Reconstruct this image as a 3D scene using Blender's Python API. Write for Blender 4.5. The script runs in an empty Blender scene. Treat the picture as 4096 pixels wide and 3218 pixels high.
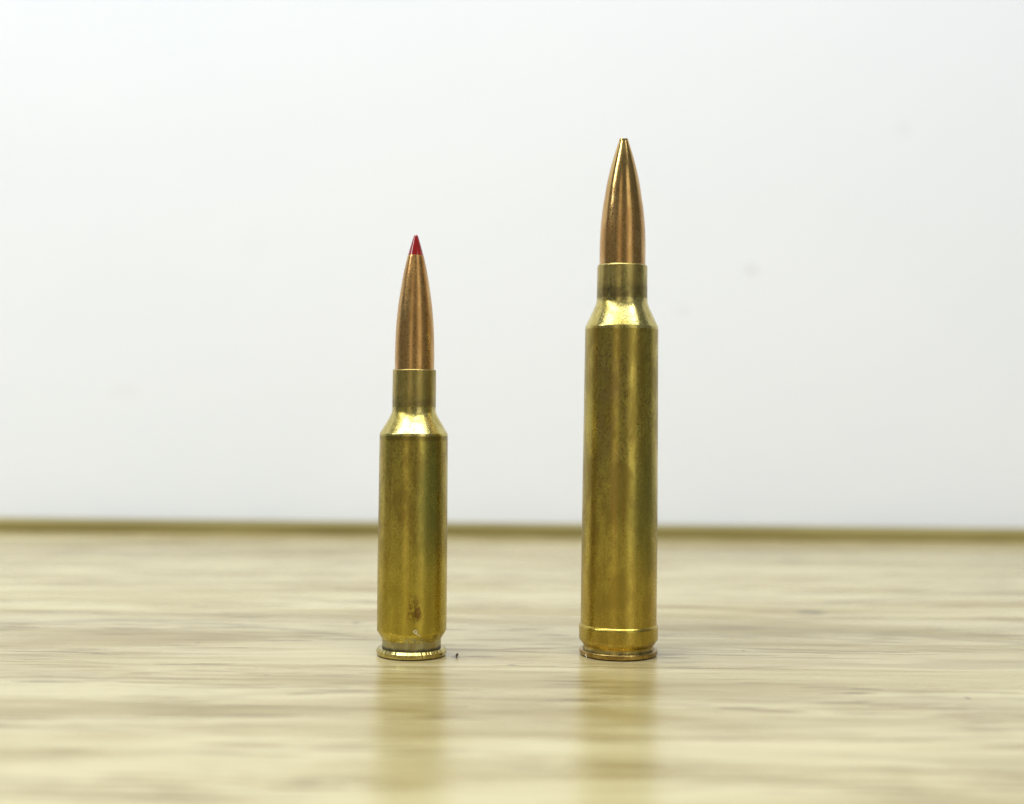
import bpy, bmesh, math, random
from mathutils import Matrix, Vector, Euler

C = bpy.context.scene
COL = C.collection
R = math.radians
MM = 0.001

# ------------------------------------------------------------------ camera
cam_data = bpy.data.cameras.new("camera")
cam = bpy.data.objects.new("camera", cam_data)
COL.objects.link(cam)
cam.matrix_world = (Matrix.Translation((0.0, -0.226, 0.0431))
                    @ Euler((R(90), 0, 0)).to_matrix().to_4x4()
                    @ Matrix.Rotation(R(0.62), 4, 'Z'))
cam_data.sensor_width = 36.0
cam_data.lens = 46.58
cam_data.clip_start = 0.005
cam_data.clip_end = 50.0
cam_data.dof.use_dof = True
cam_data.dof.focus_distance = 0.2225
cam_data.dof.aperture_fstop = 12.0
C.camera = cam

# ------------------------------------------------------------------ world and lamps
world = bpy.data.worlds.new("World")
C.world = world
world.use_nodes = True
bg = world.node_tree.nodes["Background"]
bg.inputs["Color"].default_value = (0.93, 1.0, 0.97, 1)
bg.inputs["Strength"].default_value = 0.16


def area_lamp(name, loc, target, sx, sy, power, color):
    d = bpy.data.lights.new(name, 'AREA')
    d.shape = 'RECTANGLE'
    d.size, d.size_y = sx, sy
    d.energy = power
    d.color = color
    o = bpy.data.objects.new(name, d)
    COL.objects.link(o)
    o.location = loc
    o.rotation_euler = (Vector(target) - Vector(loc)).to_track_quat('-Z', 'Y').to_euler()
    return o


# long fluorescent ceiling fixture running left to right above and in front of the table
area_lamp("ceiling_lamp", (-0.65, -0.47, 1.05), (-0.65, -0.1, 0.0), 2.9, 0.26, 23.3, (0.95, 0.985, 1.0))
# added fill lamp, no known fixture: brightens the wall, most at upper left
area_lamp("wall_fill_lamp", (-0.22, 0.0, 0.78), (-0.22, 0.02, 0.0), 0.30, 0.20, 2.8, (0.86, 0.96, 1.0))
# softer light of the room from the camera side, right and left
area_lamp("room_lamp", (0.50, -0.80, 0.25), (0.0, 0.0, 0.06), 0.34, 0.9, 1.1, (1.0, 0.98, 0.88))
area_lamp("room_lamp.001", (-0.33, -0.95, 0.25), (0.0, 0.0, 0.06), 0.26, 0.9, 0.50, (1.0, 0.86, 0.66))

C.view_settings.view_transform = 'Standard'
C.view_settings.look = 'None'
C.view_settings.exposure = 0.0
C.view_settings.gamma = 1.0
C.render.engine = 'CYCLES'


# ------------------------------------------------------------------ node helpers
class NT:
    def __init__(self, name):
        self.m = bpy.data.materials.new(name)
        self.m.use_nodes = True
        self.t = self.m.node_tree
        self.n = self.t.nodes
        self.bsdf = self.n["Principled BSDF"]

    def link(self, a, b):
        self.t.links.new(a, b)

    def put(self, sock, v):
        if isinstance(v, bpy.types.NodeSocket):
            self.link(v, sock)
        elif isinstance(v, (tuple, list)):
            sock.default_value = tuple(v) + ((1.0,) if len(sock.default_value) == 4 and len(v) == 3 else ())
        else:
            sock.default_value = v

    def coords(self, scale=(1000, 1000, 1000), loc=(0, 0, 0)):
        tc = self.n.new("ShaderNodeTexCoord")
        mp = self.n.new("ShaderNodeMapping")
        mp.inputs["Scale"].default_value = scale
        mp.inputs["Location"].default_value = loc
        self.link(tc.outputs["Object"], mp.inputs["Vector"])
        return mp.outputs["Vector"]

    def mapv(self, vec, scale=(1, 1, 1), loc=(0, 0, 0), rot=(0, 0, 0)):
        mp = self.n.new("ShaderNodeMapping")
        mp.inputs["Scale"].default_value = scale
        mp.inputs["Location"].default_value = loc
        mp.inputs["Rotation"].default_value = rot
        self.put(mp.inputs["Vector"], vec)
        return mp.outputs["Vector"]

    def noise(self, vec, scale=1.0, detail=2.0, rough=0.5, dist=0.0, color=False):
        x = self.n.new("ShaderNodeTexNoise")
        x.inputs["Scale"].default_value = scale
        x.inputs["Detail"].default_value = detail
        x.inputs["Roughness"].default_value = rough
        x.inputs["Distortion"].default_value = dist
        self.put(x.inputs["Vector"], vec)
        return x.outputs["Color" if color else "Fac"]

    def ramp(self, v, a, b, lo=0.0, hi=1.0, smooth=True):
        x = self.n.new("ShaderNodeMapRange")
        x.interpolation_type = 'SMOOTHSTEP' if smooth else 'LINEAR'
        self.put(x.inputs["Value"], v)
        x.inputs["From Min"].default_value = a
        x.inputs["From Max"].default_value = b
        x.inputs["To Min"].default_value = lo
        x.inputs["To Max"].default_value = hi
        return x.outputs["Result"]

    def math(self, op, a, b=0.0, clamp=False):
        x = self.n.new("ShaderNodeMath")
        x.operation = op
        x.use_clamp = clamp
        self.put(x.inputs[0], a)
        self.put(x.inputs[1], b)
        return x.outputs[0]

    def mix(self, fac, a, b, mode='MIX'):
        x = self.n.new("ShaderNodeMix")
        x.data_type = 'RGBA'
        x.blend_type = mode
        self.put(x.inputs["Factor"], fac)
        self.put(x.inputs["A"], a) if False else self.put(x.inputs[6], a)
        self.put(x.inputs[7], b)
        return x.outputs[2]

    def sep(self, vec):
        x = self.n.new("ShaderNodeSeparateXYZ")
        self.put(x.inputs[0], vec)
        return x.outputs

    def blob(self, vec, centre, radii, soft=0.6):
        """1 inside an ellipsoid of the given centre and radii, falling to 0 outside."""
        sub = self.n.new("ShaderNodeVectorMath")
        sub.operation = 'SUBTRACT'
        self.put(sub.inputs[0], vec)
        sub.inputs[1].default_value = centre
        div = self.n.new("ShaderNodeVectorMath")
        div.operation = 'DIVIDE'
        self.link(sub.outputs[0], div.inputs[0])
        div.inputs[1].default_value = radii
        ln = self.n.new("ShaderNodeVectorMath")
        ln.operation = 'LENGTH'
        self.link(div.outputs[0], ln.inputs[0])
        return self.ramp(ln.outputs["Value"], 1.0 - soft, 1.0 + soft, 1.0, 0.0)

    def bump(self, h, strength, distance):
        b = self.n.new("ShaderNodeBump")
        b.inputs["Strength"].default_value = strength
        b.inputs["Distance"].default_value = distance
        self.put(b.inputs["Height"], h)
        return b.outputs["Normal"]

    def out(self, color, rough, metal=0.0, normal=None, **kw):
        self.put(self.bsdf.inputs["Base Color"], color)
        self.put(self.bsdf.inputs["Roughness"], rough)
        self.put(self.bsdf.inputs["Metallic"], metal)
        if normal is not None:
            self.link(normal, self.bsdf.inputs["Normal"])
        for k, v in kw.items():
            self.put(self.bsdf.inputs[k.replace("_", " ")], v)
        return self.m


# ------------------------------------------------------------------ materials
def metal_material(name, light, dark, brown, grey, seed, rough=(0.22, 0.37), extra=None, streak=0.5, relief=0.26):
    """drawn, handled metal: tarnish clouds, lengthwise drawing streaks, pits and fine scratches"""
    t = NT(name)
    p = t.coords(loc=(seed * 13.7, seed * 7.1, seed * 3.3))
    q = t.coords()
    clouds = t.noise(t.mapv(p, (0.35, 0.35, 0.14)), 1.0, 4.0, 0.6, 0.4)
    fine = t.noise(t.mapv(p, (2.6, 2.6, 1.9)), 1.0, 3.0, 0.65)
    streaks = t.noise(t.mapv(p, (1.9, 1.9, 0.05)), 1.0, 3.0, 0.6)
    col = t.mix(t.ramp(clouds, 0.38, 0.62), dark, light)
    col = t.mix(t.math('MULTIPLY', t.ramp(streaks, 0.5, 0.72), streak), col, brown)
    col = t.mix(t.ramp(fine, 0.54, 0.70, 0.0, 0.5), col, tuple(0.8 * c for c in dark))
    speck = t.noise(t.mapv(p, (6.5, 6.5, 5.0)), 1.0, 2.0, 0.7)
    col = t.mix(t.ramp(speck, 0.55, 0.72, 0.0, 0.22), col, brown)
    blotch = t.noise(t.mapv(p, (0.75, 0.75, 0.38), loc=(2, 5, 1)), 1.0, 5.0, 0.68, 0.6)
    col = t.mix(t.ramp(blotch, 0.50, 0.66, 0.0, 0.55), col, tuple(0.45 * a + 0.55 * b for a, b in zip(dark, brown)))
    col = t.mix(t.ramp(blotch, 0.42, 0.30, 0.0, 0.5), col, light)
    # small dark pits
    pits = t.noise(t.mapv(p, (1.5, 1.5, 1.1)), 1.0, 1.0, 0.5)
    pitmask = t.math("MULTIPLY", t.ramp(pits, 0.745, 0.80), t.ramp(t.noise(t.mapv(p, (0.25, 0.25, 0.12), loc=(5, 2, 8)), 1.0, 2.0, 0.6), 0.45, 0.62))
    col = t.mix(t.math('MULTIPLY', pitmask, 0.75), col, grey)
    # pale scuffs
    sc = t.noise(t.mapv(p, (0.9, 0.9, 4.0), rot=(0.0, 0.4, 0.3)), 1.0, 2.0, 0.5)
    scmask = t.ramp(sc, 0.70, 0.76)
    col = t.mix(t.math('MULTIPLY', scmask, 0.35), col, tuple(min(1, 1.25 * c) for c in light))
    rgh = t.ramp(t.math('ADD', t.math('MULTIPLY', clouds, 0.5), t.math('MULTIPLY', fine, 0.5)), 0.35, 0.66, rough[1], rough[0])
    if extra:
        col, rgh = extra(t, q, col, rgh)
    h = t.math('ADD', t.math('MULTIPLY', fine, 0.7), t.math('MULTIPLY', pitmask, -0.8))
    h = t.math('ADD', h, t.math('MULTIPLY', t.noise(t.mapv(p, (9, 9, 6)), 1.0, 2.0, 0.6), 0.25))
    return t.out(col, rgh, 1.0, t.bump(h, relief, 0.00006))


BRASS = dict(light=(0.51, 0.405, 0.088), dark=(0.315, 0.238, 0.050), brown=(0.36, 0.205, 0.052), grey=(0.10, 0.07, 0.03))


def stain_extra(t, q, col, rgh):
    # brighter towards the base: the table's warm reflection painted into the brass
    z = t.sep(q)[2]
    col = t.mix(t.ramp(z, 24.0, 8.0, 0.0, 0.45), col, (0.545, 0.440, 0.062))
    # rusty smear on the front near the base
    m = t.blob(q, (0.75, -5.8, 8.4), (1.25, 3.0, 2.3), 0.45)
    n = t.noise(t.mapv(q, (1.3, 1.3, 0.9)), 1.0, 4.0, 0.7, 0.8)
    k = t.math('MULTIPLY', m, t.ramp(n, 0.43, 0.53))
    col = t.mix(t.math('MULTIPLY', k, 0.62), col, (0.17, 0.085, 0.03))
    m2 = t.blob(q, (1.4, -5.8, 7.8), (0.55, 3.0, 1.1), 0.5)
    n2 = t.noise(t.mapv(q, (2.4, 2.4, 2.0)), 1.0, 3.0, 0.7, 0.5)
    k2 = t.math('MULTIPLY', m2, t.ramp(n2, 0.36, 0.46))
    col = t.mix(t.math('MULTIPLY', k2, 0.7), col, (0.12, 0.045, 0.02))
    # bluish grey film creeping up from the groove
    m5 = t.blob(q, (0.7, -5.0, 2.9), (2.3, 3.0, 0.75), 0.5)
    col = t.mix(t.math('MULTIPLY', t.math('MULTIPLY', m5, t.ramp(n, 0.38, 0.55)), 0.8), col, (0.27, 0.275, 0.20))
    # darker, greener tone along the right flank, half way up
    m3 = t.blob(q, (3.4, -4.5, 27.0), (2.0, 3.0, 11.0), 0.7)
    col = t.mix(t.math('MULTIPLY', m3, 0.65), col, (0.20, 0.23, 0.065))
    # dark uneven line just under the shoulder
    zz = t.math('ADD', t.sep(q)[2], t.math('MULTIPLY', t.noise(t.mapv(q, (0.8, 0.8, 0.0)), 1.0, 3.0, 0.6), 0.7))
    col = t.mix(t.math('MULTIPLY', t.ramp(zz, 36.6, 37.05), t.ramp(t.noise(t.mapv(q, (0.5, 0.5, 0.3)), 1.0, 2.0), 0.35, 0.55, 0.15, 0.62)), col, (0.17, 0.12, 0.035))
    return col, rgh


def tall_extra(t, q, col, rgh):
    m3 = t.blob(q, (4.0, -4.8, 24.0), (2.4, 3.4, 11.0), 0.7)
    col = t.mix(t.math('MULTIPLY', m3, 0.6), col, (0.22, 0.23, 0.065))
    m4 = t.blob(q, (-2.2, -5.5, 44.0), (2.6, 4.0, 15.0), 0.7)
    n = t.noise(t.mapv(q, (0.5, 0.5, 0.25)), 1.0, 3.0, 0.6)
    col = t.mix(t.math('MULTIPLY', t.math('MULTIPLY', m4, t.ramp(n, 0.35, 0.6)), 0.5), col, (0.33, 0.23, 0.09))
    z = t.sep(q)[2]
    col = t.mix(t.ramp(z, 28.0, 6.0, 0.0, 0.4), col, (0.545, 0.385, 0.068))  # yellow table reflection put into the lower case colour
    return col, rgh


M_short = metal_material("brass_short_case", seed=1.0, extra=stain_extra, **BRASS)
M_tall = metal_material("brass_tall_case", seed=2.0, extra=tall_extra, **BRASS)


def soot(zc, half, amount):
    """grey-brown heat tarnish that gathers round the foot of the neck"""
    def f(t, q, col, rgh):
        n = t.noise(t.mapv(q, (0.45, 0.45, 0.6)), 1.0, 4.0, 0.65, 0.5)
        z = t.math('ADD', t.sep(q)[2], t.math('MULTIPLY', t.math('SUBTRACT', n, 0.5), 3.0))
        d = t.math('ABSOLUTE', t.math('SUBTRACT', z, zc))
        k = t.math('MULTIPLY', t.ramp(d, half, half * 0.2), t.ramp(n, 0.38, 0.60, 0.25, 1.0))
        return t.mix(t.math('MULTIPLY', k, amount), col, (0.17, 0.135, 0.06)), rgh
    return f


NECK = dict(light=(0.52, 0.42, 0.14), dark=(0.36, 0.28, 0.085), brown=(0.34, 0.23, 0.085), grey=(0.10, 0.075, 0.035))
M_neck = metal_material("brass_annealed_neck", seed=3.0, rough=(0.26, 0.40), extra=soot(42.9, 1.5, 0.55), **NECK)
M_neck_tall = metal_material("brass_annealed_neck_tall", seed=3.6, rough=(0.26, 0.40), extra=soot(62.2, 2.0, 0.75), **NECK)
SHOULDER = dict(light=(0.70, 0.59, 0.22), dark=(0.48, 0.385, 0.10), brown=(0.42, 0.30, 0.09), grey=(0.12, 0.09, 0.035))
M_shoulder = metal_material("brass_shoulder", seed=4.0, rough=(0.17, 0.36), streak=0.25, relief=0.42, extra=soot(42.9, 1.5, 0.55), **SHOULDER)
M_shoulder_tall = metal_material("brass_shoulder_tall", seed=4.4, rough=(0.17, 0.34), streak=0.25, relief=0.42, extra=soot(62.2, 2.0, 0.75), **SHOULDER)
M_rim = metal_material("brass_rim", (0.60, 0.51, 0.19), (0.42, 0.335, 0.11), (0.36, 0.22, 0.055), (0.10, 0.07, 0.03), 5.0, rough=(0.16, 0.28))
M_rim_tall = metal_material("brass_rim_dull", (0.44, 0.315, 0.10), (0.30, 0.20, 0.06), (0.28, 0.165, 0.05), (0.08, 0.055, 0.03), 5.5, rough=(0.22, 0.36))


def corner_shade(z0, z1, colr):
    """corner shade at the bottom of the groove, painted into the colour"""
    def f(t, q, col, rgh):
        n = t.noise(t.mapv(q, (0.7, 0.7, 0.7)), 1.0, 3.0, 0.65)
        z = t.math('ADD', t.sep(q)[2], t.math('MULTIPLY', t.math('SUBTRACT', n, 0.5), 0.9))
        k = t.ramp(z, z0, z1, 0.9, 0.0)
        return t.mix(k, col, colr), t.math('ADD', rgh, t.math('MULTIPLY', k, 0.25))
    return f


M_groove = metal_material("dull_grey_groove", (0.54, 0.48, 0.25), (0.36, 0.32, 0.17), (0.40, 0.27, 0.10), (0.10, 0.09, 0.07), 6.0, rough=(0.28, 0.44), extra=corner_shade(1.38, 1.95, (0.085, 0.085, 0.07)))
M_groove_tall = metal_material("brass_groove", (0.58, 0.46, 0.14), (0.36, 0.27, 0.07), (0.34, 0.22, 0.06), (0.08, 0.06, 0.03), 7.0, rough=(0.28, 0.44), extra=corner_shade(0.95, 1.45, (0.06, 0.05, 0.03)))
COPPER = dict(light=(0.64, 0.395, 0.150), dark=(0.50, 0.280, 0.095), brown=(0.42, 0.21, 0.08), grey=(0.16, 0.08, 0.04))
M_copper = metal_material("copper_jacket", seed=8.0, rough=(0.22, 0.35), streak=0.55, **COPPER)


def brassy_tip(t, q, col, rgh):
    z = t.sep(q)[2]
    return t.mix(t.ramp(z, 72.0, 88.0, 0.0, 0.5), col, (0.56, 0.40, 0.14)), t.math('MULTIPLY', rgh, t.ramp(z, 72.0, 84.0, 1.0, 0.6))


M_copper_tall = metal_material("copper_jacket_tall", seed=9.0, rough=(0.20, 0.32), streak=0.55, extra=brassy_tip, **COPPER)

t = NT("red_polymer")
p = t.coords()
n = t.noise(t.mapv(p, (1.2, 1.2, 0.7)), 1.0, 3.0, 0.6)
M_red = t.out(t.mix(t.ramp(n, 0.35, 0.65), (0.22, 0.003, 0.004), (0.29, 0.006, 0.006)), 0.09, 0.0, None,
              **{"Specular_IOR_Level": 0.9, "Subsurface_Weight": 0.0})


def wood_material():
    t = NT("pale_varnished_wood")
    tc = t.n.new("ShaderNodeTexCoord")
    oi = t.n.new("ShaderNodeObjectInfo")
    p = t.mapv(tc.outputs["Object"], (1000, 1000, 1000))
    # each plank carries its own offset in its object colour
    off = t.n.new("ShaderNodeVectorMath")
    off.operation = 'MULTIPLY_ADD'
    t.link(oi.outputs["Color"], off.inputs[0])
    off.inputs[1].default_value = (913.0, 571.0, 0.0)
    t.link(p, off.inputs[2])
    p = off.outputs[0]
    # growth rings cut at a low angle: nested, wavering curves round the plank's own heart line
    raw = t.mapv(tc.outputs["Object"], (1000, 1000, 1000))
    bend = t.math('MULTIPLY', t.math('SUBTRACT', t.noise(t.mapv(p, (0.013, 0.03, 0.0)), 1.0, 3.0, 0.55), 0.5), 22.0)
    wig = t.math('MULTIPLY', t.math('SUBTRACT', t.noise(t.mapv(p, (0.05, 0.12, 0.0)), 1.0, 2.0, 0.5), 0.5), 1.6)
    xyz = t.sep(raw)
    yy = t.math('ADD', t.math('ADD', xyz[1], bend), wig)
    dx = t.math('MULTIPLY', xyz[0], 0.11)
    ring = t.math('SQRT', t.math('ADD', t.math('MULTIPLY', yy, yy), t.math('MULTIPLY', dx, dx)))
    cmb = t.n.new("ShaderNodeCombineXYZ")
    t.link(ring, cmb.inputs[0])
    t.link(t.sep(p)[0], cmb.inputs[1])
    g = cmb.outputs[0]                       # x: across the grain, y: along it (mm)
    sway = t.math('MULTIPLY', t.math('SUBTRACT', t.noise(t.mapv(p, (0.011, 0.020, 0.0), loc=(7, 7, 0)), 1.0, 2.0, 0.5), 0.5), 9.0)
    cm2 = t.n.new("ShaderNodeCombineXYZ")
    t.link(t.math('ADD', t.sep(p)[1], sway), cm2.inputs[0])
    t.link(t.sep(p)[0], cm2.inputs[1])
    e = cm2.outputs[0]                       # the same, for the nearly straight pores and lines
    broad = t.noise(t.mapv(p, (0.010, 0.060, 0.0)), 1.0, 4.0, 0.6, 0.6)
    band = t.noise(t.mapv(g, (0.13, 0.006, 0.0)), 1.0, 2.0, 0.55)
    fine = t.noise(t.mapv(g, (0.60, 0.022, 0.0)), 1.0, 4.0, 0.7)
    hair = t.noise(t.mapv(e, (1.4, 0.045, 0.0)), 1.0, 3.0, 0.65)
    blot = t.noise(t.mapv(p, (0.035, 0.14, 0.0)), 1.0, 4.0, 0.65)
    col = t.mix(t.ramp(broad, 0.34, 0.60), (0.360, 0.282, 0.115), (0.560, 0.482, 0.262))
    col = t.mix(t.ramp(band, 0.52, 0.66, 0.0, 0.42), col, (0.300, 0.230, 0.095))
    col = t.mix(t.ramp(blot, 0.54, 0.72, 0.0, 0.45), col, (0.350, 0.262, 0.080))
    col = t.mix(t.ramp(fine, 0.54, 0.68, 0.0, 0.26), col, (0.260, 0.190, 0.068))
    where = t.noise(t.mapv(p, (0.014, 0.07, 0.0), loc=(40, 9, 0)), 1.0, 3.0, 0.6)
    wmask = t.ramp(where, 0.42, 0.56, 0.08, 1.0)
    col = t.mix(t.math('MULTIPLY', t.ramp(hair, 0.53, 0.62, 0.0, 0.40), wmask), col, (0.230, 0.165, 0.055))
    # thin dark grain lines: contour lines of a long noise, broken up along their length
    for freq, wdt, k, lo in ((0.22, 0.060, 0.62, 11), (0.40, 0.075, 0.55, 57)):
        ln = t.noise(t.mapv(e, (freq, 0.010, 0.0), loc=(lo, lo * 2, 0)), 1.0, 2.5, 0.6)
        brk = t.noise(t.mapv(e, (0.45, 0.040, 0.0), loc=(lo, 3, 0)), 1.0, 2.0, 0.5)
        ridge = t.ramp(t.math('ABSOLUTE', t.math('SUBTRACT', ln, 0.5)), wdt * 0.45, wdt, 1.0, 0.0)
        ridge = t.math('MULTIPLY', t.math('MULTIPLY', ridge, t.ramp(brk, 0.54, 0.58)), wmask)
        col = t.mix(t.math('MULTIPLY', ridge, k), col, (0.205, 0.135, 0.032))
    # open pores: short dark dashes along the grain
    pm = t.noise(t.mapv(e, (0.95, 0.050, 0.0), loc=(3, 17, 0)), 1.0, 1.0, 0.5)
    pore = t.math('MULTIPLY', t.ramp(pm, 0.645, 0.66), t.ramp(where, 0.42, 0.52))
    col = t.mix(t.math('MULTIPLY', pore, 0.85), col, (0.165, 0.102, 0.022))
    # tint of the single plank, from the alpha of the object colour
    tint = t.ramp(oi.outputs["Alpha"], 0.0, 1.0, 0.0, 1.0, smooth=False)
    col = t.mix(tint, t.mix(1.0, col, (0.72, 0.68, 0.64), 'MULTIPLY'), col)
    # marks in the varnish, in table coordinates
    geo = t.n.new("ShaderNodeNewGeometry")
    w = t.mapv(geo.outputs["Position"], (1000, 1000, 1000))
    ws = t.sep(w)
    wob = t.math('MULTIPLY', t.math('SUBTRACT', t.noise(t.mapv(w, (0.03, 0.1, 0.0)), 1.0, 3.0, 0.6), 0.5), 6.0)
    # (centre x, crest y, how fast the bow falls away, half width, strength, x from, x to)
    for cx, cy, fall, hw, k, xa, xb in ((-72.0, 30.0, 0.0075, 2.6, 0.50, -112.0, -20.0), (-78.0, 22.0, 0.0090, 1.5, 0.38, -112.0, -36.0),
                                        (20.0, 32.0, 0.0030, 2.4, 0.55, 28.0, 112.0), (12.0, 24.0, 0.0022, 1.3, 0.35, 30.0, 108.0),
                                        (140.0, 84.0, 0.0042, 2.6, 0.45, 58.0, 140.0)):
        dxx = t.math('SUBTRACT', ws[0], cx)
        crest = t.math('SUBTRACT', cy, t.math('MULTIPLY', t.math('MULTIPLY', dxx, dxx), fall))
        dd = t.math('ABSOLUTE', t.math('SUBTRACT', t.math('ADD', ws[1], wob), crest))
        m = t.math('MULTIPLY', t.ramp(dd, hw * 0.1, hw, 1.0, 0.0), t.math('MULTIPLY', t.ramp(ws[0], xa, xa + 14.0), t.ramp(ws[0], xb - 14.0, xb, 1.0, 0.0)))
        col = t.mix(t.math('MULTIPLY', m, k), col, (0.235, 0.175, 0.080))
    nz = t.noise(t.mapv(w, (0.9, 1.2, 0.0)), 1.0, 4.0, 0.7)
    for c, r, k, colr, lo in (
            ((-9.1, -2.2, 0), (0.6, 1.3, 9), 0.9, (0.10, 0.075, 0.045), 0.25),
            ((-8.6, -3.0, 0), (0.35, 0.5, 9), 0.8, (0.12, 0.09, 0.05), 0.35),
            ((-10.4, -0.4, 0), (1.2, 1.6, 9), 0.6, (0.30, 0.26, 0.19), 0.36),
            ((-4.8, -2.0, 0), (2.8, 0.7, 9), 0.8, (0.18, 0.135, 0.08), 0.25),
            ((0.4, -9.0, 0), (0.7, 0.6, 9), 0.85, (0.20, 0.155, 0.09), 0.30),
            ((62.8, 50.0, 0), (2.9, 3.2, 9), 0.9, (0.17, 0.13, 0.05), 0.10),
            ((62.0, 33.0, 0), (0.9, 0.9, 9), 0.5, (0.34, 0.22, 0.10), 0.25),
            ((-72.5, 0.4, 0), (4.2, 1.5, 9), 0.55, (0.25, 0.185, 0.075), 0.32),
            ((-29.8, 30.7, 0), (0.8, 1.1, 9), 0.75, (0.15, 0.12, 0.06), 0.10),
            ((67.9, -30.0, 0), (0.45, 0.7, 9), 0.85, (0.13, 0.10, 0.05), 0.10),
            ((-38.0, -19.0, 0), (0.5, 0.7, 9), 0.6, (0.19, 0.15, 0.08), 0.10),
            ((41.0, 6.0, 0), (0.35, 0.5, 9), 0.8, (0.13, 0.10, 0.05), 0.10),
            ((19.0, -21.0, 0), (1.1, 0.5, 9), 0.6, (0.20, 0.15, 0.07), 0.20),
            ((-55.0, 8.0, 0), (0.4, 0.6, 9), 0.75, (0.14, 0.10, 0.05), 0.10)):
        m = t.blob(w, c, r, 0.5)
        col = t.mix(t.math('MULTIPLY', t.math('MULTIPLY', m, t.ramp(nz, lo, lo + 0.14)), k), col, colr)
    h = t.math('ADD', t.math('MULTIPLY', fine, 0.5), t.math('MULTIPLY', pore, -1.0))
    nrm = t.bump(h, 0.10, 0.0001)
    rg = t.ramp(broad, 0.3, 0.7, 0.30, 0.23)
    return t.out(col, rg, 0.0, nrm, **{"Specular_IOR_Level": 0.60})


M_wood = wood_material()

t = NT("dark_edge_wood")
p = t.coords()
n1 = t.noise(t.mapv(p, (0.02, 0.2, 1.2)), 1.0, 4.0, 0.6)
M_edge = t.out(t.mix(t.ramp(n1, 0.35, 0.68), (0.20, 0.155, 0.035), (0.32, 0.26, 0.085)), 0.5, 0.0)

t = NT("white_wall_paint")
p = t.coords()
cl = t.noise(t.mapv(p, (0.008, 0.008, 0.012)), 1.0, 3.0, 0.6)
col = t.mix(t.ramp(cl, 0.35, 0.65), (0.878, 0.893, 0.952), (0.898, 0.907, 0.962))
for c, r, k in (((78, 207.5, 87), (2.4, 40, 2.0), 0.13), ((55.5, 207.5, 73.5), (2.6, 40, 1.8), 0.06),
                ((127, 207.5, 134), (2.8, 40, 2.2), 0.06), ((-127, 207.5, 45), (5.0, 40, 2.5), 0.05),
                ((-85, 207.5, 93), (4.0, 40, 5.0), 0.025)):
    m = t.blob(p, c, r, 0.7)
    col = t.mix(t.math('MULTIPLY', m, k), col, (0.42, 0.38, 0.36))
hh = t.noise(p, 0.7, 3.0, 0.6)
M_wall = t.out(col, 0.75, 0.0, t.bump(hh, 0.06, 0.0003))


# ------------------------------------------------------------------ geometry helpers
def link_mesh(name, me, mat, parent=None, smooth=True):
    o = bpy.data.objects.new(name, me)
    COL.objects.link(o)
    me.materials.append(mat)
    if parent is not None:
        o.parent = parent
    return o


def box_mesh(name, x0, x1, y0, y1, z0, z1, bevel=0.0, segs=2):
    bm = bmesh.new()
    bmesh.ops.create_cube(bm, size=1.0)
    for v in bm.verts:
        v.co = ((x0 + x1) / 2 + v.co.x * (x1 - x0), (y0 + y1) / 2 + v.co.y * (y1 - y0), (z0 + z1) / 2 + v.co.z * (z1 - z0))
    if bevel:
        bmesh.ops.bevel(bm, geom=bm.edges[:], offset=bevel, segments=segs, affect='EDGES', profile=0.5)
    me = bpy.data.meshes.new(name)
    bm.to_mesh(me)
    bm.free()
    return me


def smooth_profile(pts, rounds):
    """pts: (r, z) in mm from bottom to top. rounds: {index: radius} fillets the corner with a short curve."""
    out = []
    for i, (r, z) in enumerate(pts):
        rad = rounds.get(i, 0)
        if not rad or i in (0, len(pts) - 1):
            out.append((r, z))
            continue
        p = Vector((r, z))
        a, b = Vector(pts[i - 1]), Vector(pts[i + 1])
        da, db = (a - p), (b - p)
        ra, rb = min(rad, da.length * 0.49), min(rad, db.length * 0.49)
        A, B = p + da.normalized() * ra, p + db.normalized() * rb
        n = 7
        for k in range(n + 1):
            s = k / n
            out.append(tuple((1 - s) ** 2 * A + 2 * s * (1 - s) * p + s * s * B))
    return out


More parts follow.
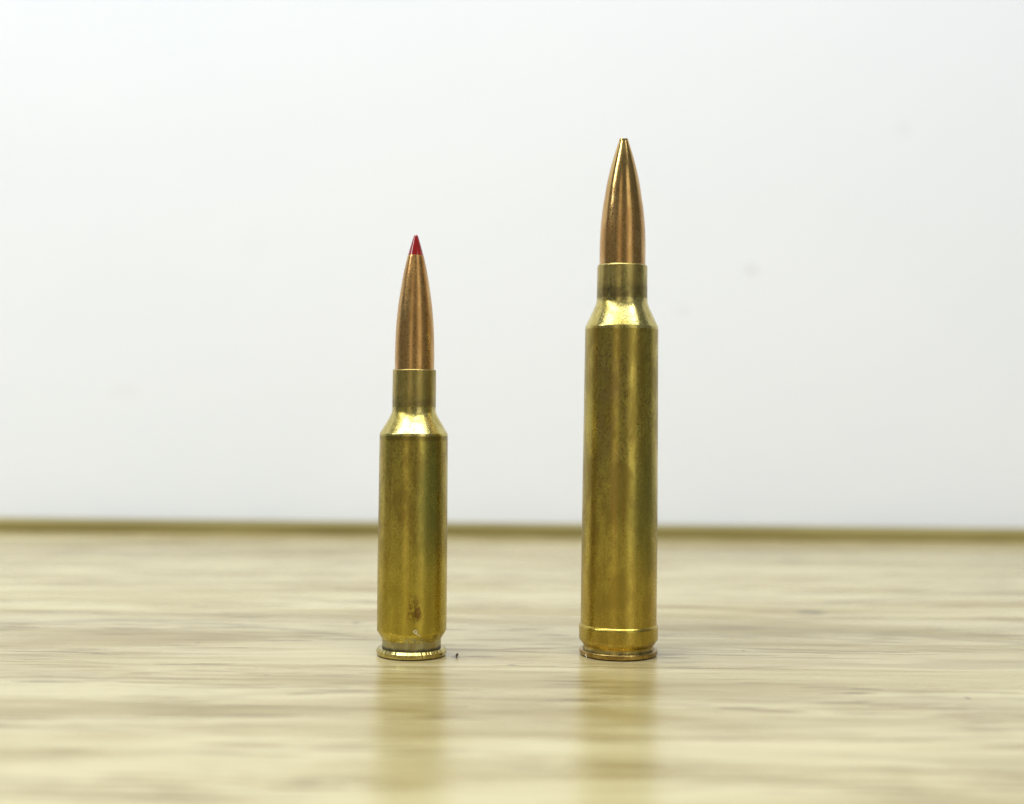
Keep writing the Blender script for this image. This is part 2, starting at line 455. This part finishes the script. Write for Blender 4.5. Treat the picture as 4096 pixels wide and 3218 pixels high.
def lathe(name, prof, mat, parent, segs=160, wob=None, cap_bottom=False, cap_top=False, sharp=28.0):
    """prof: list of (r, z) in mm, bottom to top; each sharp corner is split so its edge stays crisp."""
    # normals of the profile segments
    verts, faces, norms = [], [], []
    m = len(prof)
    segn = []
    for i in range(m - 1):
        d = Vector(prof[i + 1]) - Vector(prof[i])
        nn = Vector((d.y, -d.x))
        segn.append(nn.normalized() if nn.length > 1e-9 else Vector((1, 0)))
    rings = []      # (r, z, normal)
    pairs = []
    for i in range(m - 1):
        def vn(j, own):
            if j == 0 or j == m - 1:
                return own
            other = segn[j - 1] if own is segn[j] else segn[j]
            if own.angle(other, 0.0) < R(sharp):
                return (own + other).normalized()
            return own
        rings.append((prof[i], vn(i, segn[i])))
        rings.append((prof[i + 1], vn(i + 1, segn[i])))
        pairs.append((len(rings) - 2, len(rings) - 1))
    for (r, z), nn in rings:
        for k in range(segs):
            a = 2 * math.pi * k / segs
            rr, zz = (r, z) if wob is None else wob(r, z, a)
            verts.append((rr * math.cos(a) * MM, rr * math.sin(a) * MM, zz * MM))
            norms.append((nn.x * math.cos(a), nn.x * math.sin(a), nn.y))
    for a, b in pairs:
        for k in range(segs):
            k2 = (k + 1) % segs
            faces.append((a * segs + k, a * segs + k2, b * segs + k2, b * segs + k))
    if cap_bottom:
        faces.append(tuple(reversed(range(segs))))
    if cap_top:
        base = (len(rings) - 1) * segs
        faces.append(tuple(base + k for k in range(segs)))
    me = bpy.data.meshes.new(name)
    me.from_pydata(verts, [], faces)
    for f in me.polygons:
        f.use_smooth = True
    nloop = []
    for f in me.polygons:
        cap = len(f.vertices) > 4
        for vi in f.vertices:
            if cap:
                nloop.append((0, 0, f.normal.z))
            else:
                nloop.append(norms[vi])
    if wob is None:
        me.normals_split_custom_set(nloop)
    me.update()
    return link_mesh(name, me, mat, parent)


def thing(name, label, cat, loc, group=None, rotz=0.0):
    o = bpy.data.objects.new(name, None)
    o.empty_display_size = 0.01
    COL.objects.link(o)
    o.location = loc
    o.rotation_euler = (0, 0, rotz)
    o["label"] = label
    o["category"] = cat
    if group:
        o["group"] = group
    return o


# ------------------------------------------------------------------ the setting: wall
wall = link_mesh("wall", box_mesh("wall", -0.85, 0.75, 0.2075, 0.222, -0.02, 0.60, 0.001), M_wall)
wall["kind"] = "structure"

# ------------------------------------------------------------------ table of glued planks
table = thing("table", "pale varnished wooden table top made of long glued planks", "table", (0, 0, -0.018))
rnd = random.Random(11)
edges = [-0.420, -0.360, -0.300, -0.240, -0.190, -0.150, -0.105, -0.056, -0.010, 0.042, 0.088, 0.140, 0.1975]
tints = [0.7, 0.4, 0.9, 0.5, 0.6, 0.6, 0.95, 0.75, 0.50, 1.0, 0.85, 0.6]
# centre line of the growth rings of each plank, as it lies beside the plank's own middle (m)
hearts = {7: (0.03, -0.006), 8: (-0.10, 0.012), 9: (0.16, -0.014)}
for i in range(len(edges) - 1):
    ym = (edges[i] + edges[i + 1]) / 2
    hx, hy = hearts.get(i, (rnd.uniform(-0.2, 0.2), rnd.uniform(-0.02, 0.02)))
    me = box_mesh("plank", -0.36 - hx, 0.36 - hx, edges[i] + 0.00003 - ym - hy, edges[i + 1] - 0.00003 - ym - hy, 0.0, 0.018, 0.00010, 1)
    pl = link_mesh("plank", me, M_wood, table)
    pl.location = (hx, ym + hy, 0.0)
    pl.color = (rnd.random(), rnd.random(), rnd.random(), tints[i])
es = link_mesh("edge_strip", box_mesh("edge_strip", -0.36, 0.36, 0.1977, 0.2072, -0.004, 0.0218, 0.0012, 4), M_edge, table)
es["label"] = "darker wooden strip along the back edge"


# ------------------------------------------------------------------ the short cartridge
S = 23.55      # photograph pixels per millimetre where it stands


def P(*pts):
    return [(r / S, z / S) for r, z in pts]


short = thing("rifle_cartridge", "shorter brass cartridge whose copper bullet ends in a pointed red plastic tip", "cartridge",
              (-0.01662, -0.00095, 0.0), "rifle cartridges standing on the table")
yb = 2620
case = lathe("case", smooth_profile(P((117.5, yb - 2553), (138.9, yb - 2519), (138.9, yb - 2300), (138.2, yb - 2150), (137.2, yb - 1950), (136.2, yb - 1743)),
                                    {1: 0.25}), M_short, short)
lathe("extraction_groove", smooth_profile(P((120, yb - 2606), (117.3, yb - 2601), (117.3, yb - 2572), (117.5, yb - 2553)), {1: 0.1}), M_groove, case)


def rim_wobble(r, z, a):
    # small slanting nicks all round the upper edge of the rim
    if 0.75 < z < 1.5 and r > 5.4:
        k = math.sin(a * 46 + 1.3 * math.sin(a * 7) + z * 3.0) * 0.5 + math.sin(a * 83 + 2.0 + z * 5) * 0.3 + math.sin(a * 29 + 0.7) * 0.4
        return r + 0.035 * k - 0.02, z + 0.02 * k
    return r, z


lathe("rim", smooth_profile(P((0, 0), (131, 0), (139.6, 8.5), (139.6, 22), (132.5, 31.5), (126, 32.5), (117.0, 32.5)), {1: 0.15, 2: 0.15}),
      M_rim, case, segs=480, wob=rim_wobble)
lathe("shoulder", smooth_profile(P((136.2, yb - 1743), (135.6, yb - 1735), (87.5, yb - 1655), (87.0, yb - 1630)), {1: 0.18, 2: 1.3}), M_shoulder, case)
lathe("neck", smooth_profile(P((87.0, yb - 1630), (86.9, yb - 1560), (86.6, yb - 1483), (84.6, yb - 1480), (78.6, yb - 1480.5)), {2: 0.08}), M_neck, case)
bul = [(78.9, yb - 1500), (78.8, yb - 1440), (78.4, yb - 1400), (77.0, yb - 1345), (74.6, yb - 1300), (71.6, yb - 1262), (67.9, yb - 1225),
       (63.0, yb - 1190), (57.0, yb - 1150), (49.0, yb - 1103), (40.5, yb - 1062), (32.4, yb - 1026), (31.4, yb - 1023.2)]


def catmull(pts, n=6):
    out = []
    for i in range(len(pts) - 1):
        p0 = pts[max(0, i - 1)]; p1 = pts[i]; p2 = pts[i + 1]; p3 = pts[min(len(pts) - 1, i + 2)]
        for k in range(n):
            s = k / n
            out.append(tuple(0.5 * ((2 * p1[j]) + (-p0[j] + p2[j]) * s + (2 * p0[j] - 5 * p1[j] + 4 * p2[j] - p3[j]) * s * s
                                    + (-p0[j] + 3 * p1[j] - 3 * p2[j] + p3[j]) * s ** 3) for j in (0, 1)))
    out.append(pts[-1])
    return out


bullet = lathe("bullet", P(*catmull(bul[:-1]), bul[-1], (29.5, yb - 1022.6)), M_copper, short)
tipp = [(31.0, yb - 1023.0), (27.0, yb - 1008), (20.5, yb - 985), (13.0, yb - 960), (9.6, yb - 949.5), (8.2, yb - 945.2), (5.6, yb - 942.0), (2.5, yb - 940.8), (0.0, yb - 940.5)]
tip = lathe("plastic_tip", P(*catmull(tipp, 5)), M_red, bullet)
tip["label"] = "red pointed plastic tip"

# ------------------------------------------------------------------ the tall cartridge
S = 23.31
tall = thing("rifle_cartridge", "taller brass cartridge with a plain copper bullet and a raised belt above its base", "cartridge",
             (0.01869, 0.0014, 0.0), "rifle cartridges standing on the table")
yb = 2618
case2 = lathe("case", smooth_profile(P((151.6, yb - 2492.5), (151.4, yb - 2300), (150.8, yb - 2100), (150.0, yb - 1947), (148.4, yb - 1700), (146.4, yb - 1400), (145.9, yb - 1319)),
                                     {}), M_tall, tall)
lathe("belt", smooth_profile(P((140.5, yb - 2577), (157.4, yb - 2553), (157.4, yb - 2503), (154.6, yb - 2496.5), (151.6, yb - 2492.5)), {1: 0.15, 2: 0.14, 3: 0.1}), M_tall, case2)
lathe("extraction_groove", smooth_profile(P((145, yb - 2598), (142.0, yb - 2595), (138.6, yb - 2583), (140.5, yb - 2577)), {1: 0.25, 2: 0.2}), M_groove_tall, case2)
lathe("rim", smooth_profile(P((0, 0), (147, 0), (155.6, 7), (156.6, 20), (154.4, 24), (142, 24.2)), {1: 0.15, 2: 0.15, 3: 0.12, 4: 0.1}), M_rim_tall, case2)
lathe("shoulder", smooth_profile(P((145.9, yb - 1319), (145.4, yb - 1309), (102.0, yb - 1216), (101.2, yb - 1195)), {1: 0.18, 2: 1.2}), M_shoulder_tall, case2)
lathe("neck", smooth_profile(P((101.2, yb - 1195), (100.4, yb - 1130), (99.7, yb - 1066), (96.5, yb - 1061.8), (91.5, yb - 1061.5)), {2: 0.1}), M_neck_tall, case2)
bul2 = [(91.8, yb - 1080), (91.7, yb - 1030), (91.7, yb - 1000), (90.6, yb - 948), (88.3, yb - 905), (84.9, yb - 868), (80.6, yb - 830), (75.0, yb - 794),
        (66.0, yb - 737), (52.0, yb - 674), (37.2, yb - 621), (24.2, yb - 580), (18.6, yb - 563), (17.0, yb - 557.5)]


def tip_wobble(r, z, a):
    if z > (yb - 566) / S:
        return r * (1 + 0.04 * math.sin(2 * a + 0.6)), z + 0.07 * math.sin(a * 2 + 1.2) + 0.03 * math.sin(a * 5)
    return r, z


bullet2 = lathe("bullet", P(*catmull(bul2), (15.0, yb - 555.0), (11.0, yb - 554.2), (8.0, yb - 556), (6.5, yb - 575), (0, yb - 580)), M_copper_tall, tall,
                wob=tip_wobble)


# ------------------------------------------------------------------ crumbs and lint
t = NT("dark_crumb")
M_crumb = t.out(t.mix(t.ramp(t.noise(t.coords(), 2.0, 3.0), 0.4, 0.6), (0.10, 0.075, 0.045), (0.20, 0.15, 0.09)), 0.8)
t = NT("pale_lint")
M_lint = t.out(t.mix(t.noise(t.coords(), 3.0, 2.0), (0.70, 0.66, 0.52), (0.82, 0.79, 0.66)), 0.7)


def crumb(loc, size, seed, label):
    rn = random.Random(seed)
    bm = bmesh.new()
    bmesh.ops.create_icosphere(bm, subdivisions=2, radius=1.0)
    for v in bm.verts:
        k = 1.0 + rn.uniform(-0.35, 0.35)
        v.co = Vector((v.co.x * size[0] * k + v.co.z * size[0] * 0.35, v.co.y * size[1] * k, (v.co.z * k * 0.9) * size[2])) * MM
    low = min(v.co.z for v in bm.verts)
    for v in bm.verts:
        v.co.z -= low
    me = bpy.data.meshes.new("crumb")
    bm.to_mesh(me)
    bm.free()
    o = link_mesh("crumb", me, M_crumb)
    o.location = loc
    o["label"] = label
    o["category"] = "crumb"
    return o


def lint(pts, radius, label):
    """a thin curled fibre as a swept tube through the points (mm)"""
    P3 = [Vector(p) * MM for p in pts]
    path = []
    for i in range(len(P3) - 1):
        p0, p1, p2, p3 = P3[max(0, i - 1)], P3[i], P3[i + 1], P3[min(len(P3) - 1, i + 2)]
        for k in range(5):
            s_ = k / 5
            path.append(0.5 * ((2 * p1) + (p2 - p0) * s_ + (2 * p0 - 5 * p1 + 4 * p2 - p3) * s_ * s_ + (3 * p1 - p0 - 3 * p2 + p3) * s_ ** 3))
    path.append(P3[-1])
    base = path[0].copy()
    verts, faces = [], []
    for i, p in enumerate(path):
        d = (path[min(i + 1, len(path) - 1)] - path[max(i - 1, 0)]).normalized()
        u = d.cross(Vector((0.3, 0.9, 0.2))).normalized()
        v = d.cross(u)
        for k in range(6):
            a = k * math.pi / 3
            verts.append(p - base + (u * math.cos(a) + v * math.sin(a)) * radius * MM)
    for i in range(len(path) - 1):
        for k in range(6):
            faces.append((i * 6 + k, i * 6 + (k + 1) % 6, i * 6 + 6 + (k + 1) % 6, i * 6 + 6 + k))
    me = bpy.data.meshes.new("lint_fibre")
    me.from_pydata(verts, [], faces)
    o = link_mesh("lint_fibre", me, M_lint)
    o.location = base
    o["label"] = label
    o["category"] = "lint"
    return o


crumb((-0.0088, -0.0026, 0.0), (0.20, 0.42, 0.36), 3, "tiny dark crumb on the wood just right of the shorter cartridge")
lint([(-15.6, -6.88, 4.55), (-15.3, -6.95, 4.85), (-15.5, -6.98, 5.15), (-15.9, -6.95, 4.9), (-15.4, -6.95, 4.6), (-14.9, -6.85, 4.3), (-14.75, -6.8, 4.1)], 0.045,
     "curled pale lint fibre stuck low on the shorter cartridge")
lint([(12.9, -3.1, 0.05), (13.0, -3.4, 0.35), (12.85, -3.3, 0.65), (12.95, -3.2, 0.95)], 0.05,
     "short pale lint fibre at the left foot of the taller cartridge")
